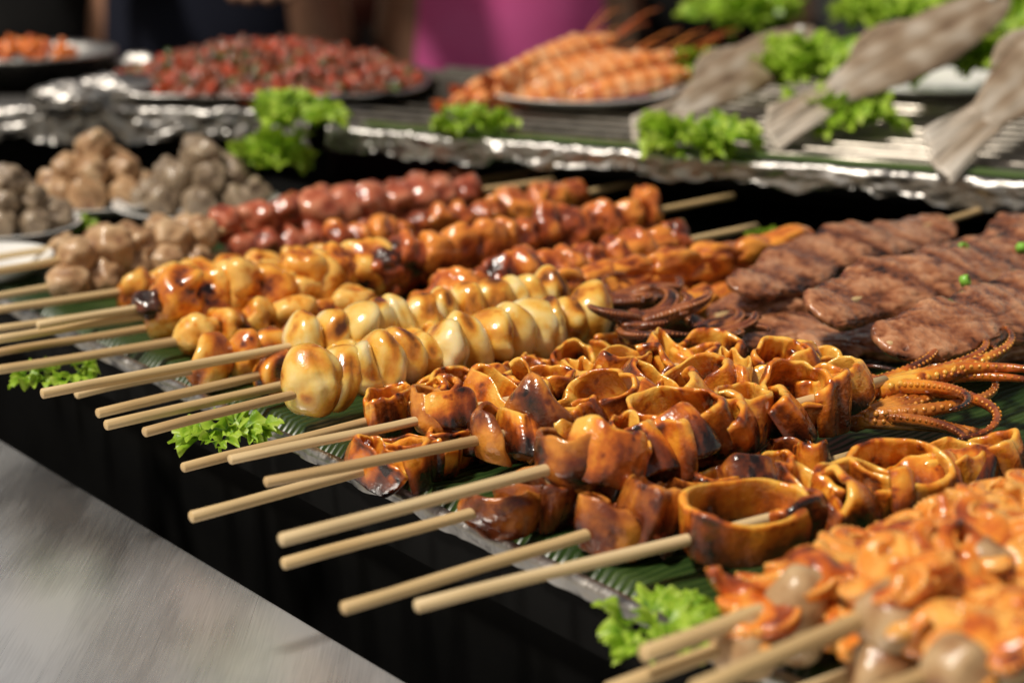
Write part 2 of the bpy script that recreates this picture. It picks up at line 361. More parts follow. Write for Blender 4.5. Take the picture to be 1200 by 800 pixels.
def ring_mesh(Rd, h, th, seed, turns=1.0, sq=1.0, ec=0.0, wob=1.0):
    closed = turns == 1
    n = 64 if closed else max(30, int(64*turns))
    prof = [(1,.03),(1,.18),(1,.4),(1,.62),(1,.82),(.9,.95),(.45,1.03),(-.45,1.03),(-.95,.93),(-1,.7),(-1,.4),(-1,.2),(-.9,.03),(-.3,-.03),(.5,-.03)]
    V = []; c = []; Fc = []; m = len(prof)
    lean = nz(seed*1.7,0,0)*1.2
    for i in range(n if closed else n+1):
        k = i/n; a = 2*pi*turns*k; ca, sa = math.cos(a), math.sin(a)
        ea = k*3.0 if not closed else 0
        top = 1+.26*nz(ca*.9,sa*.9,3+ea,seed)+.06*nz(ca*4,sa*4,5,seed)
        if not closed: top *= .72+.28*math.sin(min(1,min(k,1-k)*4)*pi/2)
        for w, zf in prof:
            fold = max(0, nz(ca*1.2,sa*1.2,zf*.5,seed+21))**1.2
            r = Rd*(1+wob*(.40*nz(ca*.8,sa*.8,zf*.6+ea*.5,seed)+.08*nz(ca*2.6,sa*2.6,zf*1.3,seed+3)-.48*fold))
            r += .16*math.sin(zf*3.0-.6+1.3*nz(ca,sa,seed))*h*.35 + (.05 if zf > .9 and w > 0 else 0) - .16*h*max(0,zf-.55)
            r += w*th*.5*(1+.6*nz(ca*2,sa*2,seed,seed)) + .032*nz(ca*7,sa*7,zf*5,seed)+.016*nz(ca*16,sa*16,zf*9,seed)
            z = (zf-.5)*h*(.55+.45*top)+zf*.18*nz(ca*1.6,sa*1.6,7,seed)+.12*nz(ca*1.3,sa*1.3,1,seed+2)
            V.append(Vector((r*ca+lean*z*.4, r*sa*sq, z)))
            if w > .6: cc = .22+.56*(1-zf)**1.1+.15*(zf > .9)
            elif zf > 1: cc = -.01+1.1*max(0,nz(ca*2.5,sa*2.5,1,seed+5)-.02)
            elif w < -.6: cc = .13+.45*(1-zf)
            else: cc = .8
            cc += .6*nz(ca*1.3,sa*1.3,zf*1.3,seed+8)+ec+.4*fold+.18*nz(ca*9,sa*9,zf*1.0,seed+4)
            c.append(cc)
    rows = n if closed else n+1
    for i in range(rows if closed else rows-1):
        i2 = (i+1) % rows
        for j in range(m):
            j2 = (j+1) % m; Fc.append((i*m+j, i2*m+j, i2*m+j2, i*m+j2))
    if not closed:
        Fc.append(tuple(range(m-1,-1,-1))); Fc.append(tuple((rows-1)*m+j for j in range(m)))
    return V, Fc, c
sid = [0]
def add_ring(sk, s, Rd, h, dz=.2, turns=1, tilt=.15, dy=0, ec=0, sq=None, mat='squid', rz=None, ry=None, th=.25, wob=1.0):
    sid[0] += 1
    if turns > 1:      # a folded, flattened piece standing across the stick
        turns = 1; sq = R(.36,.5); rz = pi/2+R(-.5,.5); Rd *= 1.15
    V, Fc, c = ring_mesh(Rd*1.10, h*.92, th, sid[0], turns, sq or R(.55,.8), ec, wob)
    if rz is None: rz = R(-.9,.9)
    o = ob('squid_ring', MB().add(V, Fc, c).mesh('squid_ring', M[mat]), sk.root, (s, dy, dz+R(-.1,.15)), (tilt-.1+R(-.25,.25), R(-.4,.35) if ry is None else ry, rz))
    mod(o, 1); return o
def add_flap(sk, s, dz=0, dy=0, Rd=.9, h=1.5, ec=.1, mat='squid'):
    # a folded strip of squid lying between two rings
    sid[0] += 1
    V, Fc, c = ring_mesh(Rd*1.15, h*1.1, .28, sid[0], R(.45,.7), .9, ec)
    o = ob('squid_flap', MB().add(V, Fc, c).mesh('squid_flap', M[mat]), sk.root, (s, dy, dz), (R(-.2,.7), R(-.5,.5), R(2.6,4.6)))
    mod(o, 1); return o
def add_petal(sk, s, Rd, hh, dz=-.4, rz=None, bend=.5, tilt=.1, dy=0, ec=0, point=0):
    sid[0] += 1; seed = sid[0]
    def fn(a, v):
        a = a*2-1; ang = a*(2.5-(.6+.5*point)*v)+.4*nz(a,v*2,0,seed)
        rad = Rd*(.75+.38*math.sin(v*pi*.9)-(.15+.40*point)*v*v)+.27*nz(a*1.6,v*1.6,1,seed)+.06*nz(a*5,v*4,1,seed)
        z = hh*v*(1-(.10+.4*point)*abs(a)**1.4*v)+.25*v*nz(a*2,v*2,5,seed)
        return (rad*math.cos(ang)+bend*v*v, rad*math.sin(ang), z, .42+.7*nz(a*2,v*2,2,seed)-.3*abs(a)**3-.15*(v > .9)+ec+.2*nz(a*8,v,4,seed))
    V, Fc, c = grid(32, 18, fn)
    o = ob('squid_fin', MB().add(V, Fc, c).mesh('squid_fin', M['petal']), sk.root, (s, dy, dz), (tilt, R(-.25,.25), R(0,6.28) if rz is None else rz))
    mod(o, 1, .18); return o
def tentacle_pts(start, d, L, curl, seed, n=16, up=.3):
    p = Vector(start); d = Vector(d).normalized(); out = [p.copy()]
    for i in range(n):
        k = i/n
        ax = Vector((nz(seed,k*2,0)*.6, nz(seed,k*2,5)*.6, 1+nz(seed,k*2,9))).normalized()
        d = (Matrix.Rotation(curl*(.3+1.4*k)/n*3, 3, ax) @ d)
        d.z += up*(.5-k)/n*4; d.normalize()
        p = p+d*(L/n); out.append(p.copy())
    return out
def tentacle(mb, pts, r0, r1, suck=True, cb=.4, flat=1, ss=.38, tip=0):
    n = len(pts); rads = [r0+(r1-r0)*i/(n-1) for i in range(n)]; rads[-1] *= .5
    V, Fc = tube(pts, rads, 12, flat); mb.add(V, Fc, [cb+tip*(i//12/n)**1.5+.4*nz(p.x,p.y,p.z) for i, p in enumerate(V)])
    if suck:
        iv, ifc = ico(1)
        for i in range(1, n-1):
            t = (pts[i+1]-pts[i-1]).normalized(); a = t.cross(Vector((0,0,1)))
            if a.length < .01: continue
            a.normalize()
            for sg in (-1, 1):
                cpt = pts[i]+a*rads[i]*.75*sg+Vector((0,0,rads[i]*.45))
                mb.add([cpt+v*rads[i]*ss for v in iv], ifc, cb-.3+tip*(i/n)**1.5)
GS = 'grilled squid skewers along the front of the tray'
# S1 nearest squid
k = SK('nearest squid skewer, its first piece one wide open amber ring', GS, (489,709), (1215,531), 1.4)
for px, Rd, h, tn, sq, wb in ((868,1.75,1.5,1,.68,.6),(945,1.0,1.4,1.6,.9,1),(1000,1.05,1.5,1,.75,1),(1055,1.3,1.5,1,.7,.8),(1112,1.2,1.5,1,.7,.9),(1162,1.0,1.5,1,.7,1)):
    add_ring(k, k.at(px), Rd, h, .1, tn, .2, 0, 0 if Rd > 1.2 else .05, sq, wob=wb, ry=0 if Rd > 1.5 else None)
for px in (920,970,1028,1085,1135): add_flap(k, k.at(px), R(-.3,.1), R(-.5,.0), .85, 1.4, .2)
k = SK('squid skewer behind the nearest one, starting with dark curled squid pieces', GS, (403,712), (1010,530), 1.1)
add_petal(k, k.at(715), 1.0, 1.6, -.8, 2.6, .3, .2, 0, .1); add_ring(k, k.at(757), 1.05, 2.1, 0, 1, .2, 0, .15, .75, 'petal', 1.2); add_ring(k, k.at(803), 1.0, 1.7, -.2, 1.5, .1, 0, .15, .9, 'petal', 4)
for px in (850,900,950): add_ring(k, k.at(px), 1.0, 1.6, -.1, 1, .15, 0, .2)
for px in (735,785,830,875,925): add_flap(k, k.at(px), R(-.5,0), R(-.6,.2), .9, 1.4, .3, 'petal')
k = SK('squid skewer with a row of tall amber cups, tip bare where the counter begins', GS, (330,632), (1037,446), 2.2)
add_petal(k, k.at(685), 1.0, 1.9, -.8, 3.4, .3, .2, 0, .05); add_ring(k, k.at(725), 1.05, 2.0, 0, 1.5, .2, 0, .10, .9)
for px, Rd, h in ((806,1.4,1.9),(868,1.15,1.8),(925,1.25,1.7),(980,1.1,1.6)): add_ring(k, k.at(px), Rd, h, .15, 1, .25, 0, 0, wob=.85)
add_ring(k, k.at(765), .95, 1.8, -.1, 1.4, .2, -.3, .05)
for px in (700,745,785,838,897,952): add_flap(k, k.at(px), R(-.5,.1), R(-.7,-.1), .95, 1.6, .15)
k = SK('low squid skewer with dark brown curled fins, lying under the tall amber cups', GS, (333,660), (900,508), 1.0)
for px, hh in ((598,1.6),(640,1.4),(690,1.6)): add_petal(k, k.at(px), 1.1, hh, -.8, R(2,4), .3, .15, 0, .1)
for px in (665,735,780,825): add_ring(k, k.at(px), 1.0, 1.7, -.1, 1.5, .2, 0, .15, .9, 'petal')
for px in (620,710,757): add_flap(k, k.at(px), R(-.5,0), R(-.6,.2), .9, 1.4, .3, 'petal')
k = SK('squid skewer with a tall flame shaped brown fin among its rings', GS, (312,565), (1000,430), 1.9)
add_petal(k, k.at(637), 1.15, 2.9, -1.0, 3.6, .3, .1, 0, -.05, .8); add_petal(k, k.at(590), 1.0, 1.6, -.8, 2.0, .4, .2, 0, 0); add_ring(k, k.at(608), .85, 1.5, 0, 1.5, .2, 0, .1)
for px, Rd, h, tn in ((703,1.35,1.7,1),(760,1.1,1.5,1.5),(812,1.2,1.5,1),(862,1.05,1.4,1.4),(905,1.05,1.5,1),(950,1.0,1.4,1)): add_ring(k, k.at(px), Rd, h, .35, tn, .25, 0, -.02, wob=.9)
for px in (665,735,785,837,885,928): add_flap(k, k.at(px), R(-.2,.3), R(-.7,-.1), .9, 1.4, .08)
k = SK('squid skewer lowest in the tray, its bare stick pointing furthest down left of the squid', GS, (225,606), (800,448), .9)
for px in (440,482,525,572,620,665,710): add_ring(k, k.at(px), R(.85,1.05), 1.4, 0, 1 if px % 2 else 1.4, .15, 0, .15)
for px in (460,505,550,600): add_flap(k, k.at(px), R(-.3,.1), R(-.6,.2), .85, 1.2, .2)
k = SK('squid skewer with thin glossy curls next to the flame shaped fin', GS, (270,538), (850,418), 1.8)
for px in (512,548): add_petal(k, k.at(px), .85, 1.3, -.6, R(2,4), .4, .2, 0, -.1)
for px in (582,631,680,731,780,829): add_ring(k, k.at(px), R(.95,1.15), 1.4, .15, 1 if px % 2 else 1.45, .2, 0, 0)
for px in (530,606,655,705,755,805): add_flap(k, k.at(px), R(-.2,.3), R(-.6,.1), .85, 1.2, .05)
k = SK('squid skewer nearest the pale pieces, small dark orange curls', GS, (215,548), (770,409), 1.0)
for px in (455,493,537,581,627,675,723): add_ring(k, k.at(px), R(.85,1.0), 1.4, .1, 1 if px % 2 else 1.4, .2, 0, .1)
for px in (470,515,560,605): add_flap(k, k.at(px), R(-.2,.3), R(-.6,.3), .85, 1.2, .12)
# loose tentacles at the right
def loose_tents(label, px, py, z, n, L, r0, d0, mat, cb, spread=1.0, name='squid_tentacles', curl=1.2, zmax=1.0, cmin=0, ss=.38, up=.1, tip=0, sgn=0):
    mb = MB(); sid[0] += 7
    for i in range(n):
        d = Vector(d0)+Vector((-d0[1],d0[0],0))*((i/(max(1,n-1))-.5)*spread*2)+Vector((0,0,R(-.05,.25)))
        cu = R(cmin,curl)*(random.choice((-1,1)) if not sgn else sgn*random.choice((1,1,1,-.6)))
        pts = tentacle_pts((R(-.3,.3),R(-.3,.3),0), d, L*R(.75,1.1), cu, sid[0]+i*3.3, 26, up)
        for p in pts:
            if p.z > 0: p.z = zmax*(1-math.exp(-p.z/zmax))
            p.z = max(p.z, r0-z+.3)
        tentacle(mb, pts, r0*R(.8,1.2), r0*.2, True, cb+R(-.15,.15), 1, ss, tip)
    V, Fc, c = blob(3, (r0*1.8,r0*1.6,r0*1.4), .3, 1.5, sid[0], cb=cb, ck=.6); mb.add(V, Fc, c)
    o = ob(name, mb.mesh(name, M[mat]), None, W(px,py,z))
    return tag(o, label, 'squid' if 'squid' in name else 'octopus')
loose_tents('long amber squid tentacles trailing to the right below the pork', 1022, 454, 1.9, 8, 8.0, .31, (.97,.05,0), 'squid', .45, .5, curl=1.0, zmax=.9, cmin=.5, ss=.42, up=.25, tip=.45)
loose_tents('brown squid tentacles lying on the ribbed leaf at the right edge', 1000, 490, 1.3, 8, 8.0, .31, (.97,-.05,0), 'petal', .3, .5, curl=1.0, zmax=.7, cmin=.5, ss=.42, up=.2, tip=.4)
loose_tents('charred dark octopus with curled suckered arms behind the pale pieces', 745, 384, 1.9, 9, 4.6, .46, (.3,-.3,0), 'char', .5, 3.2, 'grilled_octopus', 1.0, 1.6, .55, .45, .5)
loose_tents('small brown octopus arms between the charred octopus and the pork', 822, 397, 1.6, 8, 3.6, .38, (.6,.3,0), 'char', .42, 2.4, 'grilled_octopus', 1.0, 1.3, .55, .42, .5)
loose_tents('dark curled octopus arms just behind the upper end of the pale pieces', 710, 356, 1.8, 8, 4.0, .44, (.4,.5,0), 'char', .5, 3.0, 'grilled_octopus', 1.0, 1.5, .55, .45, .5)
# pale pieces
def pale(seed, amp=.14):
    rr = random.Random(seed); b = rr.uniform(.0,.3)
    cs = [(rr.uniform(-pi,pi), rr.uniform(.10,.18), rr.uniform(.08,.20), rr.uniform(-.3,.3)) for _ in range(3)]
    hz = rr.uniform(-.4,.4); hd = rr.uniform(.0,.10)
    def fn(p, v):
        a = math.atan2(v.y, v.x); f = 1
        for ca, w, dp, tw in cs:
            d = (a-ca-tw*v.z+pi) % (2*pi)-pi
            f -= dp*math.exp(-(d/w)**2)*(1-abs(v.z)**4)
        f -= hd*math.exp(-((v.z-hz-.2*math.sin(a*2))/.12)**2)
        p = Vector((p.x*f, p.y*f, p.z)); p.x += b*p.z*p.z; return p
    V, Fc, c = blob(4, (rr.uniform(.55,.70),rr.uniform(.85,1.0),rr.uniform(.92,1.14)), amp, 1.2, seed, .013, 6, .34, 1.7, fn)
    c = [ci+.55*max(0,abs(v.z)-.58)*2 for ci, v in zip(c, ico(4)[0])]
    return V, Fc, c
PW = [MB().add(*pale(i+1)).mesh('squid_piece', M['white']) for i in range(14)]
PA = [MB().add(*pale(i+21,.26)).mesh('squid_piece', M['amber']) for i in range(8)]
def pieces(k, pool, x0, x1, step, name, dz=0, sc_=1, rots=(.5,.5,3.14), dy=0, jit=.12, an_=.10):
    s = k.at(x0); e = k.at(x1)
    while s < e:
        f = sc_*R(.9,1.1)
        ob(name, random.choice(pool), k.root, (s, dy+R(-jit,jit), dz+R(-jit,jit)), (R(-rots[0],rots[0]), R(-rots[1],rots[1]), R(-rots[2],rots[2])), (f*R(1-an_,1+an_),f*R(1-an_,1+an_),f*R(1-an_,1+an_)))
        s += step*R(.88,1.12)
GP = 'pale squid skewers in the middle of the tray'
pr_ = (.35,.45,.6)
k = SK('skewer of fat creamy squid pieces at the front of the pale skewers', GP, (170,506), (705,370), 1.8); pieces(k, PW, 366, 695, 1.02, 'squid_piece', .15, 1.14, pr_)
k = SK('pale squid skewer half hidden behind the fat creamy pieces', GP, (125,498), (650,380), 1.0); pieces(k, PW, 370, 640, 1.1, 'squid_piece', 0, 1, pr_)
k = SK('pale skewer whose front piece is amber, shortest bare stick of the pale group', GP, (115,484), (610,368), 1.1); pieces(k, PA, 320, 460, 1.2, 'squid_piece', 0, .95); pieces(k, PW, 470, 600, 1.2, 'squid_piece', 0, 1, pr_)
k = SK('skewer of amber blushed squid pieces left of the pale yellow ones', GP, (90,462), (520,370), 1.0); pieces(k, PA, 250, 500, 1.2, 'squid_piece', 0, 1.08)
k = SK('pale yellow squid skewer at the back of the pale group, longest bare stick', GP, (50,461), (660,347), 1.9); pieces(k, PW, 358, 650, 1.02, 'squid_piece', .1, 1.1, pr_)
CH = []
for i in range(10): CH.append(MB().add(*blob(4, (1.05,.9,.85), .40, 1.3, i+40, .03, 5, .38, 1.5, None, .14)).mesh('chicken_chunk', M['chicken']))
OR_ = []
for i in range(8): OR_.append(MB().add(*blob(4, (1.1,.9,1.0), .38, 1.3, i+60, .025, 5, .34, 1.5, None, .10)).mesh('seafood_chunk', M['amber']))
GL = 'amber seafood skewers at the left of the tray'
rt_ = (3,3,3)
k = SK('amber seafood skewer closest to the pale squid, long stick reaching the left frame edge', GL, (-20,436), (430,364), 1.0); pieces(k, OR_, 235, 420, 1.4, 'seafood_chunk', rots=rt_)
k = SK('second amber seafood skewer behind the pale squid, stick low on the left', GL, (-12,414), (440,342), .9); pieces(k, OR_, 200, 430, 1.4, 'seafood_chunk', rots=rt_)
k = SK('third amber seafood skewer from the pale squid, stick under the others', GL, (-15,399), (450,325), 1.6); pieces(k, OR_, 200, 440, 1.4, 'seafood_chunk', .1, 1.1, rots=rt_)
k = SK('amber seafood skewer with a charred black end piece and a short tip', GL, (45,381), (465,308), 2.0); pieces(k, OR_, 205, 455, 1.5, 'seafood_chunk', .1, 1.15, rots=rt_)
V, Fc, c = blob(4, (.8,.7,.6), .4, 1.6, 77, cb=.8); ob('charred_piece', MB().add(V, Fc, c).mesh('charred_piece', M['char']), k.root, (k.at(180),0,.1))
k = SK('amber seafood skewer furthest from the counter, thin end beside the beige meatballs', GL, (-10,364), (440,298), 1.0); pieces(k, OR_, 160, 430, 1.5, 'seafood_chunk', 0, .95, rots=rt_)
k = SK('bare looking stick with small amber pieces, between the seafood and beige meatballs', GL, (-5,385), (420,322), .9); pieces(k, OR_, 190, 410, 1.6, 'seafood_chunk', 0, .8, rots=rt_)
# meatball rows
BB = [MB().add(*blob(4, (1,1,.95), .26, 1.5, i+80, .05, 5, .45, 1.1)).mesh('meatball', M['beige']) for i in range(6)]
GG = [MB().add(*blob(4, (1,1,.9), .3, 1.6, i+90, .06, 5, .45, 1.1)).mesh('meatball', M['grey']) for i in range(6)]
SB = [MB().add(*blob(4, (1.1,1,1), .22, 1.5, i+100, .035, 6, .45, 1.3)).mesh('sausage_ball', M['sausage']) for i in range(8)]
GB = 'beige meatball skewers at the far left'
k = SK('beige meatball skewer at the far left, big round balls on top', GB, (-30,322), (285,266), 2.0); pieces(k, BB, 88, 270, 1.7, 'meatball', 0, 1.0, rt_)
k = SK('lower beige meatball skewer, pinkish balls under the big round ones', GB, (-30,352), (260,300), 1.0); pieces(k, BB, 80, 245, 1.6, 'meatball', 0, .85, rt_)
k = SK('beige meatball skewer hidden behind the big round balls', GB, (-30,306), (250,262), 1.0); pieces(k, BB, 75, 240, 1.65, 'meatball', 0, .85, rt_)
GR = 'red sausage skewers at the back of the tray'
k = SK('red sausage ball skewer on top, round balls with long far stick', GR, (205,268), (648,211), 2.2); pieces(k, SB, 262, 565, 1.5, 'sausage_ball', 0, .96, (.5,.5,3), 0, .08, .1)
k = SK('lower red sausage skewer in front of the round sausage balls', GR, (240,300), (560,248), 1.0); pieces(k, SB, 285, 480, 1.4, 'sausage_ball', 0, .85, (.5,.5,3), 0, .08, .1)
k = SK('red sausage skewer furthest back beneath the raised shelf', GR, (330,246), (632,201), 1.2); pieces(k, SB, 350, 540, 1.5, 'sausage_ball', 0, .85, (.5,.5,3), 0, .08, .1)
GC = 'glazed chicken skewers in the middle back'
for lab, tip, end, x0, x1, z, f in (
  ('glazed chicken skewer right behind the red sausages, stick end up under the shelf', (370,293), (752,213), 395, 672, 1.7, .95),
  ('glazed chicken skewer with the longest far stick, piled highest', (420,315), (858,230), 450, 765, 2.3, 1.05),
  ('glazed chicken skewer in the shade of the highest one, brown and wet', (440,330), (800,262), 465, 770, 1.0, 1.0),
  ('glazed chicken skewer with far stick beside a green leaf scrap', (500,350), (886,265), 530, 800, 2.0, 1.05),
  ('glazed chicken skewer lying low behind the pale yellow squid', (520,362), (840,300), 540, 800, .9, .95)):
    k = SK(lab, GC, tip, end, z); pieces(k, CH, x0, x1, 1.3, 'chicken_chunk', 0, f, (3,3,3), 0, .15, .22)
CR = [MB().add(*blob(4, (1.5,.72,.66), .30, 1.5, i+120, .04, 5, .32, 1.5, None, .08)).mesh('meat_strip', M['strip']) for i in range(8)]
GO = 'smooth orange meat skewers next to the pork'
for lab, tip, end, x0, x1, z in (
  ('smooth orange meat skewer ending at a stick that runs behind the pork', (630,335), (1018,272), 660, 935, 2.4),
  ('smooth orange meat skewer in front of the one ending behind the pork', (650,355), (930,300), 690, 905, 1.7),
  ('short orange meat skewer beside the charred octopus', (730,372), (900,335), 775, 880, 1.2)):
    k = SK(lab, GO, tip, end, z, r=.18); pieces(k, CR, x0, x1, 2.0, 'meat_strip', 0, 1.08, (3,.15,.15))
# pork patties
GM = 'grilled pork skewers at the right'
def patty(label, a, b, z, hw, hh, seed, stick_to=None, tilt=.2):
    k = SK(label, GM, a, stick_to or b, z, None, r=.18)
    L = k.at(b[0])/2
    V, Fc = ico(6); out = []; c = []
    off = Vector((seed*3.1,seed,-seed))
    for v in V:
        x = v.x*L*1.03; sx = max(0, 1-abs(v.x)**3.2)**.5
        q = max(1e-4, (v.y*v.y+v.z*v.z)**.5); w = sx**.7*(1+.26*nz(x*.4,seed*3,0)+.07*nz(x*1.4,seed*3,4))
        cy, cz = v.y/q, v.z/q
        y = math.copysign(abs(cy)**.8, cy)*hw*w; zz = math.copysign(abs(cz)**.7, cz)*hh*.9*w
        P0 = Vector((x,y,zz)); n1 = noise.noise(P0*.8+off); n2 = noise.noise(P0*1.9+off); n3 = noise.noise(P0*5+off); n4 = noise.noise(P0*11+off)
        g = abs(noise.noise(Vector((x*.3+y*1.1,y*.9,zz))*1.2+off)); crack = max(0, 1-g/.06)
        f = 1+.17*n1+.09*n2+.03*n3-.03*crack
        mark = max(0, math.sin((x*.9+y*.6)*2.2+seed+n1*.6)-.55)*2.2*(.8+n2) if cz > .1 else 0
        dz = .06*n2+.04*n3+.018*n4-.07*crack-.06*mark + .14*math.sin(x*.6+seed)
        edge = max(0, abs(y)/(hw*w+.01)-.75)*1.4 if cz > -.2 else .3
        out.append(Vector((x, y*f+.25*math.sin(x*.5+seed*2), zz*(1+.15*n1)+dz))); c.append(.28-.45*n2-.3*n3+.22*crack+.46*mark+edge)
    ob('pork_patty', MB().add(out, Fc, c).mesh('pork_patty', M['patty']), k.root, (L,0,0), (tilt,0,0))
    return k
patty('long pork patty at the back with bare stick pointing to the shelf', (858,336), (1108,266), 2.5, 1.35, .5, 1, (1172,240), .4)
patty('broad pork patty with a scallion bit, in the middle of the pork pile', (958,366), (1250,284), 2.9, 1.6, .52, 2, (1276,276), .45)
patty('front pork patty on top of the pile at the right frame edge', (1040,404), (1272,335), 2.8, 1.5, .52, 3, (1295,328), .45)
patty('dark pork patty underneath, poking out at the front left of the pile', (845,405), (985,378), 1.0, 1.25, .48, 4)
patty('pork patty underneath, between the dark one and the front one', (948,410), (1110,380), 1.1, 1.3, .5, 5)
patty('pork patty at the back right corner under the shelf edge', (1090,315), (1272,262), 2.4, 1.5, .52, 6, None, .4)
patty('small dark pork patty behind the charred octopus', (840,372), (970,345), 1.3, 1.25, .48, 7)
patty('pork patty at the bottom of the pile beside the right frame edge', (1090,425), (1280,380), 1.0, 1.4, .52, 8)
for i, (px, py, z) in enumerate(((1131,329,3.75),(1128,291,3.6),(1197,291,3.75))):
    V, Fc = lathe([(.22,-.16),(.25,0),(.22,.16),(.13,.16),(.13,-.16)], 14)
    tag(ob('scallion_piece', MB().add(V, Fc).mesh('scallion_piece', M['scallion']), None, W(px,py,z-.05), (R(.8,1.5),R(-.4,.4),R(0,3))),
        ('bright green scallion ring in the centre of the broad pork patty','scallion bit at the back of the broad pork patty','scallion bit on pork by the right frame edge')[i], 'scallion')
# octopus skewers in the near right corner
def octo_head(seed): return MB().add(*blob(4, (.86,.78,.95), .2, 1.2, seed, .025, 5, .40, 1.6)).mesh('octopus_head', M['octohead'])
def octo_arms(seed):
    mb = MB(); n = 9
    for i in range(n):
        a = 2*pi*i/n+R(-.25,.25)
        d = Vector((math.cos(a), math.sin(a), R(-.1,.6)))
        pts = tentacle_pts((math.cos(a)*.35, math.sin(a)*.35, R(-.1,.3)), d, R(1.5,2.1), R(.9,1.4)*random.choice((-1,1)), seed+i*2.1, 16, -.3)
        tentacle(mb, pts, .46, .16, True, R(.12,.55), .95, .34)
    V, Fc, c = blob(3, (.95,.95,.75), .32, 1.7, seed, .03, 5, cb=.45, ck=1.4); mb.add(V, Fc, c)
    return mb.mesh('tentacles', M['octo'])
OH = [octo_head(i+150) for i in range(6)]; OT = [octo_arms(i*9+3) for i in range(8)]
GK = 'baby octopus skewers in the near right corner'
def octos(label, tip, end, z, x0, x1, step=1.75, dz=0):
    k = SK(label, GK, tip, end, z, r=.22)
    s = k.at(x0); e = k.at(x1); i = 0
    while s < e:
        f = R(.9,1.05)
        hd = ob('octopus_head', random.choice(OH), k.root, (s, R(-.4,-.2), dz+R(-.05,.1)), (R(-.4,.4), R(-.4,.4), R(0,6.28)), (f,f*R(.9,1.1),f*R(.9,1.1)))
        tn = ob('tentacles', random.choice(OT), hd)
        tn.matrix_basis = hd.rotation_euler.to_matrix().inverted().to_4x4() @ Matrix.Translation(Vector((.85,.25,.35))*S) @ Euler((R(-.35,.35), R(-.2,.5), R(0,6))).to_matrix().to_4x4() @ Matrix.Scale(.95,4)
        s += step*R(.95,1.05); i += 1
octos('baby octopus skewer furthest back in the corner, above the lettuce', (755,765), (1290,575), 1.9, 928, 1280)
octos('low baby octopus skewer whose stick tip leaves through the bottom edge by the lettuce', (715,808), (1290,600), 1.1, 868, 1280)
octos('baby octopus skewer with the thickest bare stick over a tan head', (815,808), (1330,590), 2.7, 1030, 1300)
octos('baby octopus skewer low under the thick stick, little of its stick showing', (930,815), (1300,690), 1.3, 1015, 1290)
octos('baby octopus skewer closest to the bottom right corner', (1030,812), (1420,660), 2.6, 1108, 1400)
# ---------------------------------------------------------------- lettuce
def lettuce_mesh(seed, Rd, n, flat=.5):
    mb = MB(); rr = random.Random(seed)
    for i in range(n*2):
        az = rr.uniform(0,2*pi); dist = Rd*.72*math.sqrt(rr.random()); el = rr.uniform(.1,1.3)*(.4+flat*.6); L = Rd*rr.uniform(.36,.6); p1 = rr.uniform(0,6); p2 = rr.uniform(0,6)
        az2 = az+rr.uniform(-1,1)
        org = Vector((math.cos(az)*dist, math.sin(az)*dist, Rd*flat*.45*(1-(dist/Rd)**2)*rr.uniform(.2,1)))
        Mx = Matrix.Rotation(az2,3,'Z') @ Matrix.Rotation(-el,3,'Y') @ Matrix.Rotation(rr.uniform(-.5,.5),3,'X')
        def fn(u, v):
            a = (v-.5)*2
            ruf = (.20*math.sin(a*8+p1)+.15*math.sin(a*17+p2+u*3)+.16*nz(a*9,u*5,p1)+.07*nz(a*22,u*10,p2))*u**1.3*L
            rim = 1+.10*math.sin(a*13+p2)*u+.14*nz(a*14,p1,u)*u
            x = (u*math.cos(a*1.25)-.15)*L*rim; y = u*L*math.sin(a*1.25)*1.05*rim
            z = ruf+.25*L*(u**2)*(a*a)-.3*L*u**3
            return (*(org+Mx @ Vector((x,y,z))), .12+.4*nz(a*4,u*4,p1)+.55*u-(.0 if abs(a) > .08 else -.2))
        V, Fc, c = grid(9, 34, fn); mb.add(V, Fc, c)
    return mb
def lettuce(label, px, py, z, rad_px, n=7, flat=.5):
    P = W(px, py, z); r = rad_px*(P-Vector((0,0,H))).length/F
    sid[0] += 1
    o = ob('lettuce', lettuce_mesh(sid[0]*13, r, n, flat).mesh('lettuce', M['lettuce']), None, P)
    tag(o, label, 'lettuce')
lettuce('frilly lettuce clump under the baby octopus sticks', 778, 746, .5, 74, 10, .9)
lettuce('frilly lettuce under the tips of the pale squid sticks', 268, 508, .3, 54, 8, .5)
lettuce('dim lettuce scrap under the long sticks at the left frame edge', 62, 438, .3, 48, 6, .3)
lettuce('frilly lettuce bunch standing highest at the corner of the raised shelf', 345, 148, 4.6, 52, 11, 1.4)
lettuce('frilly lettuce hanging down below the corner bunch of the shelf', 326, 198, 2.2, 54, 11, 1.4)
lettuce('lettuce tuft on the shelf edge below the prawn plate', 556, 152, 4.3, 46, 8, 1.1)
lettuce('lettuce on the shelf edge beside the tail of the leftmost fish', 818, 176, 4.3, 72, 11, .8)
lettuce('lettuce between the prawn plate and the leftmost fish', 812, 92, 5.2, 54, 11, .9)
lettuce('lettuce heap between the leftmost fish and the middle fish', 950, 90, 5.8, 80, 14, 1.0)
lettuce('lettuce under the tail of the middle fish', 992, 148, 4.5, 72, 12, .9)
lettuce('large lettuce heap between the middle fish and the rightmost fish', 1142, 76, 6.4, 90, 15, 1.0)
lettuce('lettuce at the top edge behind the middle fish', 1040, 28, 7.2, 70, 12, 1.0)
lettuce('lettuce at the top edge behind the leftmost fish', 868, 28, 6.6, 64, 12, 1.0)
lettuce('lettuce at the top right corner behind the rightmost fish', 1185, 24, 7.6, 78, 13, 1.0)
lettuce('lettuce scrap beside the plate of beige meatballs', 85, 268, .4, 28, 6, .4)
lettuce('thin lettuce scrap behind the glazed chicken', 900, 276, .6, 22, 5, .5)
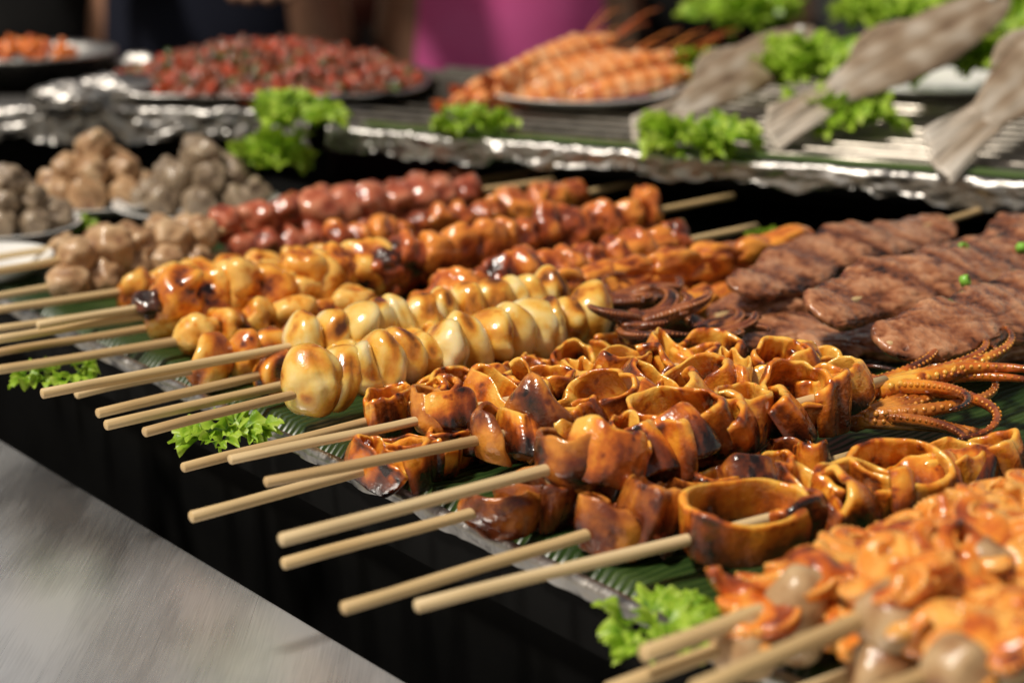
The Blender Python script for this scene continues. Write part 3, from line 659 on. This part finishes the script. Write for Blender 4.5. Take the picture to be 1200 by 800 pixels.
# ---------------------------------------------------------------- plates and their food
def plate(label, px, py, z, rpx, sy=1.0, rot=0):
    P = W(px, py, z); r = rpx*(P-Vector((0,0,H))).length/F
    V, Fc = lathe([(r*.55,0),(r*.62,.0),(r*.72,.18),(r*.97,.75),(r,.85),(r*.99,.92),(r*.95,.88),(r*.7,.35),(r*.6,.25),(.01,.22)], 64, 1, sy)
    tag(ob('plate', MB().add(V, Fc).mesh('plate', M['plate']), None, P, (0,0,rot)), label, 'plate'); return P, r
PP, pr = plate('white plate carrying the orange prawns', 680, 120, 4.1, 112)
plate('white plate under the middle and rightmost fish', 1078, 108, 4.1, 110)
# prawns
def prawn_parts():
    n = 56; pts = []; rads = []
    for i in range(n+1):
        k = i/n; a = .85+k*.85
        pts.append(Vector((9.4*math.cos(a)*1.1, 9.4*math.sin(a)*.42-3.7, .1*math.sin(k*3))))
        seg = .72+.28*((k*7.5) % 1)**.5; rads.append((.28+.42*math.sin(min(1,k*1.25+.12)*pi*.62)*(1-.25*k))*seg*(1.0 if k < .97 else .6))
    pts.reverse(); rads.reverse()
    V, Fc = tube(pts, rads, 14, 1.15); b = MB().add(V, Fc, [.2+.3*nz(p.x*2,p.y*2,p.z*2)+.42*(((1-i//14/n)*7.5) % 1 < .28) for i, p in enumerate(V)])
    head = pts[0]; hd = (pts[0]-pts[4]).normalized(); hp = [head-hd*.2, head+hd*.5, head+hd*1.3]; V, Fc = tube(hp, [.48,.3,.03], 10); b.add(V, Fc, .4)
    tail = pts[-1]; td = (pts[-1]-pts[-5]).normalized(); sd = Vector((0,0,1)); t = MB()
    for an_ in (-.6,-.2,.2,.6):
        d = (td+sd*an_).normalized(); w = d.cross(Vector((td.y,-td.x,0))).normalized()
        V = [tail, tail+d*.6+w*.22, tail+d*1.1+w*.12, tail+d*1.25, tail+d*1.1-w*.12, tail+d*.6-w*.22]; t.add(V, [(0,1,2,3,4,5)], .6)
    l = MB()
    for i in range(8):
        p = pts[6+i*4]; inn = Vector((-p.x*.1, -1, 0)).normalized()
        V, Fc = tube([p, p+inn*.7+Vector((0,0,R(-.2,.2))), p+inn*1.2+hd*.3], [.08,.06,.03], 6); l.add(V, Fc, .35)
    ant = MB()
    for sg in (-1,1):
        V, Fc = tube([head+hd*.5, head+hd*2+Vector((0,.2*sg,.5)), head+hd*4+Vector((.3*sg,.5*sg,1.0)), head+hd*5.5+Vector((.8*sg,1*sg,1.0))], [.06,.055,.045,.03], 6); ant.add(V, Fc, .5)
    ey = MB(); iv, ifc = ico(2)
    for sg in (-1,1): ey.add([head+hd*.35+Vector((0,.0,.36*sg))+v*.14 for v in iv], ifc, 1.1)
    return b.mesh('body', M['prawn']), [('tail_fan', t.mesh('tail_fan', M['prawn'], False)), ('legs', l.mesh('legs', M['prawn'])), ('antennae', ant.mesh('antennae', M['prawn'])), ('eyes', ey.mesh('eyes', M['char']))]
pb, pc = prawn_parts()
# every prawn lies tail to the near left and head to the far right, side by side in layers
for i in range(13):
    row = 0 if i < 6 else (1 if i < 11 else 2); j = i-(0,6,11)[row]
    rz = .80-.09*j+R(-.08,.08)+.05*row
    mid = Vector((-2.6+row*.9+j*1.6+R(-.1,.1), 1.0+row*.7-j*.1, 1.3+.85*row+R(0,.15)))
    rt = empty('prawn', PP+mid, (R(.2,.7), R(.10,.20), rz+pi))
    tag(rt, 'orange grilled prawn heaped on the white plate', 'prawn', 'prawns on the white plate')
    ob('body', pb, rt)
    for nm, me in pc: ob(nm, me, rt)
# fish
def fish(label, tail, body, z, dz, wd, seed, roll=.5):
    A = W(tail[0], tail[1], z); B = W(body[0], body[1], z+dz); X = (B-A).normalized(); Y = Vector((0,0,1)).cross(X).normalized(); Z = X.cross(Y)
    rt = empty('fish', A, (Matrix((X,Y,Z)).transposed() @ Matrix.Rotation(roll,3,'X')).to_euler()); tag(rt, label, 'fish', None)
    prof = [(4.8,.46,.08),(5.6,.50,.11),(7,.64,.15),(9,.86,.20),(12,1.06,.24),(15,1.14,.27),(18,1.06,.27),(20.5,.86,.25),(22.5,.56,.22),(23.6,.27,.16),(24,.06,.05)]
    V = []; c = []; Fc = []; n = 28
    m = 60
    def at(q):
        for i in range(len(prof)-1):
            if prof[i][0] <= q <= prof[i+1][0]:
                t = (q-prof[i][0])/(prof[i+1][0]-prof[i][0]); return [prof[i][j]*(1-t)+prof[i+1][j]*t for j in (1,2)]
        return prof[-1][1:]
    for i in range(m):
        s = 4.8+19.19*i/(m-1); w, t = at(s)
        for j in range(n):
            a = 2*pi*j/n; rr = 1+.04*nz(s*.6,math.cos(a)*2,math.sin(a)*2,seed)+.02*nz(s*2,math.cos(a)*4,math.sin(a)*4,seed)
            mid = math.exp(-(math.cos(a)/.12)**2)
            V.append(Vector((s, math.cos(a)*w*wd*rr, math.sin(a)*t*1.5*rr*(1-.35*mid)+.12*nz(s*.7,math.cos(a)*2,0,seed)))); c.append(.54+.3*nz(s*.5,math.cos(a)*1.5,seed)-.3*max(0,1-(s-4.8)/5)+.22*abs(math.cos(a))**3+.2*mid)
    for i in range(m-1):
        for j in range(n): Fc.append((i*n+j, i*n+(j+1)%n, (i+1)*n+(j+1)%n, (i+1)*n+j))
    Fc.append(tuple(range(n-1,-1,-1))); Fc.append(tuple((m-1)*n+j for j in range(n)))
    ob('body', MB().add(V, Fc, c).mesh('body', M['fish']), rt)
    def tf(u, v):
        a = v*2-1; w = wd*(.46+.30*(1-u)**.9)
        x = 6.0*u + (1-u)*(1.2*a+.6*abs(a)-.6+.08*nz(a*7,seed,0)); return (x, a*w, .25*nz(u*2,a*2,seed)+.04*math.sin(a*22)*(1-u), .14+.38*abs(nz(a*12,u*1.2,seed))+.25*u)
    V, Fc, c = grid(18, 50, tf); mod(ob('tail_fin', MB().add(V, Fc, c).mesh('tail_fin', M['fish']), rt), 0, .18)
    def ff(u, v): return (9+u*9, wd*(.88+.18*math.sin(u*pi))+v*.8*math.sin(min(1,u*1.3)*pi), .08*math.sin(u*40)*v, .5)
    V, Fc, c = grid(24, 5, ff); mod(ob('back_fin', MB().add(V, Fc, c).mesh('back_fin', M['fish']), rt), 0, .1)
    iv, ifc = ico(2); ob('eye', MB().add([Vector((22.0,.15*wd,.30))+v*.3 for v in iv], ifc, .2).mesh('eye', M['plate']), rt)
fish('leftmost salted fish, grey tail hanging at the shelf edge', (748,160), (1000,5), 4.5, 4.6, 1.6, 1)
fish('middle salted fish, its tail over green lettuce', (905,152), (1120,30), 5.0, 4.2, 1.8, 2)
fish('rightmost salted fish, cut off by the frame edge', (1098,184), (1235,72), 5.0, 3.4, 2.0, 3)
# left plates with balls
def pile(label, group, pool, pts, r, P, name='meatball'):
    for (dx, dy, dz) in pts:
        f = r*R(.88,1.12)
        o = ob(name, random.choice(pool), None, P+Vector((dx+R(-.15,.15),dy,dz)), (R(0,3),R(0,3),R(0,3)), (f*R(.9,1.1),f,f)); tag(o, label, 'meatball', group)
def mound(n1, n2, n3, sp, r, z0):
    out = []
    for lv, n in enumerate((n1,n2,n3)):
        for i in range(n):
            a = 2*pi*i/max(1,n)+lv; d = sp*(1-.38*lv) if n > 1 else 0
            out.append((d*math.cos(a)*1.1, d*math.sin(a), z0+lv*r*1.2))
    return out+[(0,0,z0)]
P1, r1 = plate('white plate heaped with beige meatballs at the left', 112, 246, .2, 92)
pile('beige meatball heaped on the plate at the left', 'beige meatballs on the plate', BB, mound(8,5,1,2.3,.9,1.1), .9, P1+Vector((0,1.0,0)))
P2, r2 = plate('white plate heaped with grey meatballs beside the corner lettuce', 232, 254, .2, 96)
pile('grey meatball heaped on the plate beside the lettuce', 'grey meatballs on the plate', GG, mound(9,6,2,2.6,.9,1.1), .9, P2+Vector((0,1.0,0)))
P3, r3 = plate('plate heaped with dull grey balls at the left frame edge', 12, 280, .2, 80)
pile('dull grey ball heaped at the left frame edge', 'grey balls at the left frame edge', GG, mound(8,5,2,2.1,.8,1.1), .8, P3+Vector((0,.5,0)))
plate('empty looking pale plate below the left heap of grey balls', -10, 322, .2, 70)
# red stir fry heap
SP = W(312, 112, 4.0)+Vector((0,2.0,0))
V, Fc = lathe([(7.8,0),(8.4,.1),(8.9,.5),(9.3,.7),(9.4,.75),(9.1,.85),(8.6,.6),(8.0,.3),(.01,.25)], 96, 1.12, .86, 4)
V = [v+Vector((0,0,.25*abs(nz(v.x*.9,v.y*.9,1))+.12*nz(v.x*3,v.y*3,2))) if v.length > 8 else v for v in V]
tag(ob('foil_tray', MB().add(V, Fc).mesh('foil_tray', M['foil']), None, SP), 'wide shallow foil tray under the red stir fry', 'tray')
mb = MB(); iv, ifc = ico(1)
for i in range(900):
    a = R(0,2*pi); d = 8.9*math.sqrt(R(0,1)); hgt = 2.4*(1-(d/9.4)**2)
    sz = Vector((R(.35,.85),R(.2,.45),R(.16,.35))); mm = Euler((R(0,3),R(0,3),R(0,3))).to_matrix(); cc = random.choice((.0,.1,.2,.3,.4,.5,.55,.65,.75,.8,1.0))
    pp = Vector((d*math.cos(a)*1.12, d*math.sin(a)*.86, .5+hgt*R(.85,1.08)))
    mb.add([mm @ Vector((v.x*sz.x,v.y*sz.y,v.z*sz.z))*(1+.2*nz(v.x*2,v.y*2,v.z*2,i))+pp for v in iv], ifc, cc)
V, Fc, c = blob(3, (9.4,7.4,2.3), .05, 1.5, 3, cb=.6); mb.add([Vector((v.x,v.y,max(.3,v.z+.2))) for v in V], Fc, c)
tag(ob('stir_fry', mb.mesh('stir_fry', M['stirfry']), None, SP), 'heap of red and brown stir fried pieces on the foil tray', 'stir fry', None, 'stuff')
for i, (px, py, rr_) in enumerate(((135,106,3.0),(80,116,2.4),(160,80,2.4))):
    V, Fc, c = blob(4, (rr_,rr_*.6,1.0), .25, 1.8, i+200, .12, 5)
    tag(ob('foil_parcel', MB().add(V, Fc).mesh('foil_parcel', M['foil'], False), None, W(px,py,4.8), (0,0,R(-.5,.5))),
        ('largest foil parcel left of the red stir fry','foil parcel nearest the foil table edge','small foil parcel behind the largest one')[i], 'parcel', 'foil parcels on the back table')
BP = W(22, 104, 4.0)+Vector((0,3,0))
V, Fc = lathe([(3.6,0),(4.2,.1),(5.6,1.9),(5.9,2.1),(5.8,2.2),(5.4,1.95),(4.0,.4),(.01,.3)], 48)
tag(ob('bowl', MB().add(V, Fc).mesh('bowl', M['foil']), None, BP), 'metal bowl at the left frame edge with orange food', 'bowl')
mb = MB()
for i in range(40):
    a = R(0,6.28); d = 3.2*math.sqrt(R(0,1)); V, Fc, c = blob(1, (R(.6,1),R(.3,.5),.4), .2, 1.5, i, cb=R(0,1)); mm = Euler((R(0,3),R(0,3),R(0,3))).to_matrix()
    mb.add([mm @ v+Vector((d*math.cos(a), d*math.sin(a), 1.4+1.2*(1-(d/4)**2))) for v in V], Fc, c)
tag(ob('orange_food', mb.mesh('orange_food', M['carrot']), None, BP), 'orange chopped food filling the metal bowl', 'food', None, 'stuff')
# ---------------------------------------------------------------- people behind the stall
def skinned(name, verts, edges, mat, parent, root=0):
    me = bpy.data.meshes.new(name); me.from_pydata([Vector(v[0])*S for v in verts], edges, []); me.materials.append(mat)
    o = ob(name, me, parent)
    m = o.modifiers.new('Skin', 'SKIN'); m.use_smooth_shade = True
    for i, v in enumerate(verts):
        r = v[1]; d = me.skin_vertices[0].data[i]; d.radius = (r[0]*S, r[1]*S) if hasattr(r, '__len__') else (r*S, r*S); d.use_root = (i == root)
    s = o.modifiers.new('Subdivision', 'SUBSURF'); s.levels = 2; s.render_levels = 2
    return o
def person(label, x, y, rz, shirt, trousers, reach=18, hem=80, wr_z=104):
    rt = empty('person', (x,y,-95), (0,0,rz)); tag(rt, label, 'person')
    vs = [((0,0,96),(13,10)),((0,0,112),(12,9)),((0,0,132),(14,9.5)),((0,0,148),(5.5,5.5)),((0,-2,155),(6.5,7.5)),((0,-2,163),(7.5,9)),((0,-1,170),(6,7))]
    ed = [(0,1),(1,2),(2,3),(3,4),(4,5),(5,6)]
    for sg in (-1,1):
        i = len(vs)
        sh_ = (sg*18,0,142); el = (sg*23,1,114); wr = (sg*19,-reach,wr_z); pm = (sg*17,-reach-7,wr_z-1)
        vs += [(sh_,6),(el,4.4),(wr,2.9),(pm,(3.2,1.8))]; ed += [(2,i),(i,i+1),(i+1,i+2),(i+2,i+3)]
        for f, (ox, ln) in enumerate(((-2.6,6.5),(-.9,7.5),(.9,7.2),(2.5,5.8))):
            j = len(vs); vs += [((pm[0]+ox, pm[1]-3.5, pm[2]),.9),((pm[0]+ox, pm[1]-3.5-ln*.55, pm[2]-1.2),.85),((pm[0]+ox, pm[1]-3.5-ln*.8, pm[2]-3.2),.7)]
            ed += [(i+3,j),(j,j+1),(j+1,j+2)]
        j = len(vs); vs += [((pm[0]-sg*4, pm[1]+1, pm[2]-.5),1.0),((pm[0]-sg*6, pm[1]-2.5, pm[2]-1.5),.8)]; ed += [(i+3,j),(j,j+1)]
        i = len(vs); vs += [((sg*9,0,88),(8.5,9)),((sg*10,-1,50),5.8),((sg*10,1,10),3.8),((sg*11,-13,3.6),(3.8,3))]; ed += [(0,i),(i,i+1),(i+1,i+2),(i+2,i+3)]
    skinned('body', vs, ed, M['skin'], rt)
    sv = [((0,0,hem),(17,13.5)),((0,0,98),(15.5,12)),((0,0,113),(14,10.8)),((0,0,133),(15.5,11)),((0,0,143),(8,7.5))]
    se = [(0,1),(1,2),(2,3),(3,4)]
    for sg in (-1,1):
        i = len(sv); sv += [((sg*18,0,142),7.4),((sg*22,.5,124),6.4)]; se += [(3,i),(i,i+1)]
    skinned('shirt', sv, se, M[shirt], rt)
    tv = [((0,0,95),(14.5,11.5))]; te = []
    for sg in (-1,1):
        i = len(tv); tv += [((sg*9.5,0,84),(9.8,10.2)),((sg*10,-1,50),7.6),((sg*10,1,10),6.0)]; te += [(0,i),(i,i+1),(i+1,i+2)]
    skinned('trousers', tv, te, M[trousers], rt)
    V, Fc, c = blob(3, (8.6,10,8.5), .05, 2, x)
    ob('hair', MB().add([Vector((v.x, v.y+1.2, max(v.z,-5 if v.y > -2 else 3)+166)) for v in V], Fc).mesh('hair', M['hair']), rt)
    iv, ifc = ico(2); fm = MB()
    for sg in (-1,1): fm.add([Vector((sg*3.2,-9.6,162))+v*1.1 for v in iv], ifc)
    ob('eyes', fm.mesh('eyes', M['hair']), rt)
    ob('nose', MB().add([Vector((v.x*1.3, v.y*1.7-11, v.z*2+159)) for v in iv], ifc).mesh('nose', M['skin']), rt)
    ob('mouth', MB().add([Vector((v.x*2.6, v.y*.8-9.9, v.z*.7+154.5)) for v in iv], ifc).mesh('mouth', M['maroon']), rt)
def gx(px, y): return (px-600)/F*(y*CT+20*ST)
person('person in a bright pink top behind the prawn plate', gx(592,205), 205, .1, 'pink', 'blackcloth', 16, 72, 118)
person('person in dark navy clothes behind the red stir fry', gx(258,200), 200, -.2, 'navy', 'navy')
person('person in a brown top standing back between navy and pink figures', gx(395,265), 265, .2, 'maroon', 'blackcloth', 20, 80, 90)
person('person in black clothes at the top left corner', gx(70,215), 215, -.1, 'blackcloth', 'blackcloth')
person('person in black clothes behind the fish', gx(830,255), 255, .1, 'blackcloth', 'blackcloth')
# ---------------------------------------------------------------- light and camera
w = bpy.data.worlds.new('World'); sc.world = w; w.use_nodes = True
nt = w.node_tree; bg = nt.nodes['Background']
sky = N(nt, 'ShaderNodeTexSky', sky_type='NISHITA'); sky.sun_disc = False
to_sun = Vector((-.42,-.22,.88)).normalized()
sky.sun_elevation = math.asin(to_sun.z); sky.sun_rotation = math.atan2(to_sun.x, to_sun.y)
mx = N(nt, 'ShaderNodeMix', data_type='RGBA', blend_type='MULTIPLY'); mx.inputs[0].default_value = 1
mx.inputs[7].default_value = (1,.70,.44,1)
nt.links.new(sky.outputs[0], mx.inputs[6]); nt.links.new(mx.outputs[2], bg.inputs['Color']); bg.inputs['Strength'].default_value = .105
sl = bpy.data.lights.new('sun', 'SUN'); sl.energy = 3.5; sl.angle = math.radians(8); sl.color = (1,.93,.82)
so = bpy.data.objects.new('sun', sl); col.objects.link(so); so.rotation_euler = (-to_sun).to_track_quat('-Z','Y').to_euler()
cd = bpy.data.cameras.new('camera'); cam = bpy.data.objects.new('camera', cd); col.objects.link(cam)
cd.sensor_width = 36; cd.lens = F/1200*36; cd.clip_start = .01; cd.clip_end = 2000
cam.location = (0,0,H*S); cam.rotation_euler = (pi/2-TH,0,0)
cd.dof.use_dof = True; cd.dof.focus_distance = .56; cd.dof.aperture_fstop = 8
sc.camera = cam
sc.view_settings.view_transform = 'Standard'; sc.view_settings.look = 'None'; sc.view_settings.exposure = 0
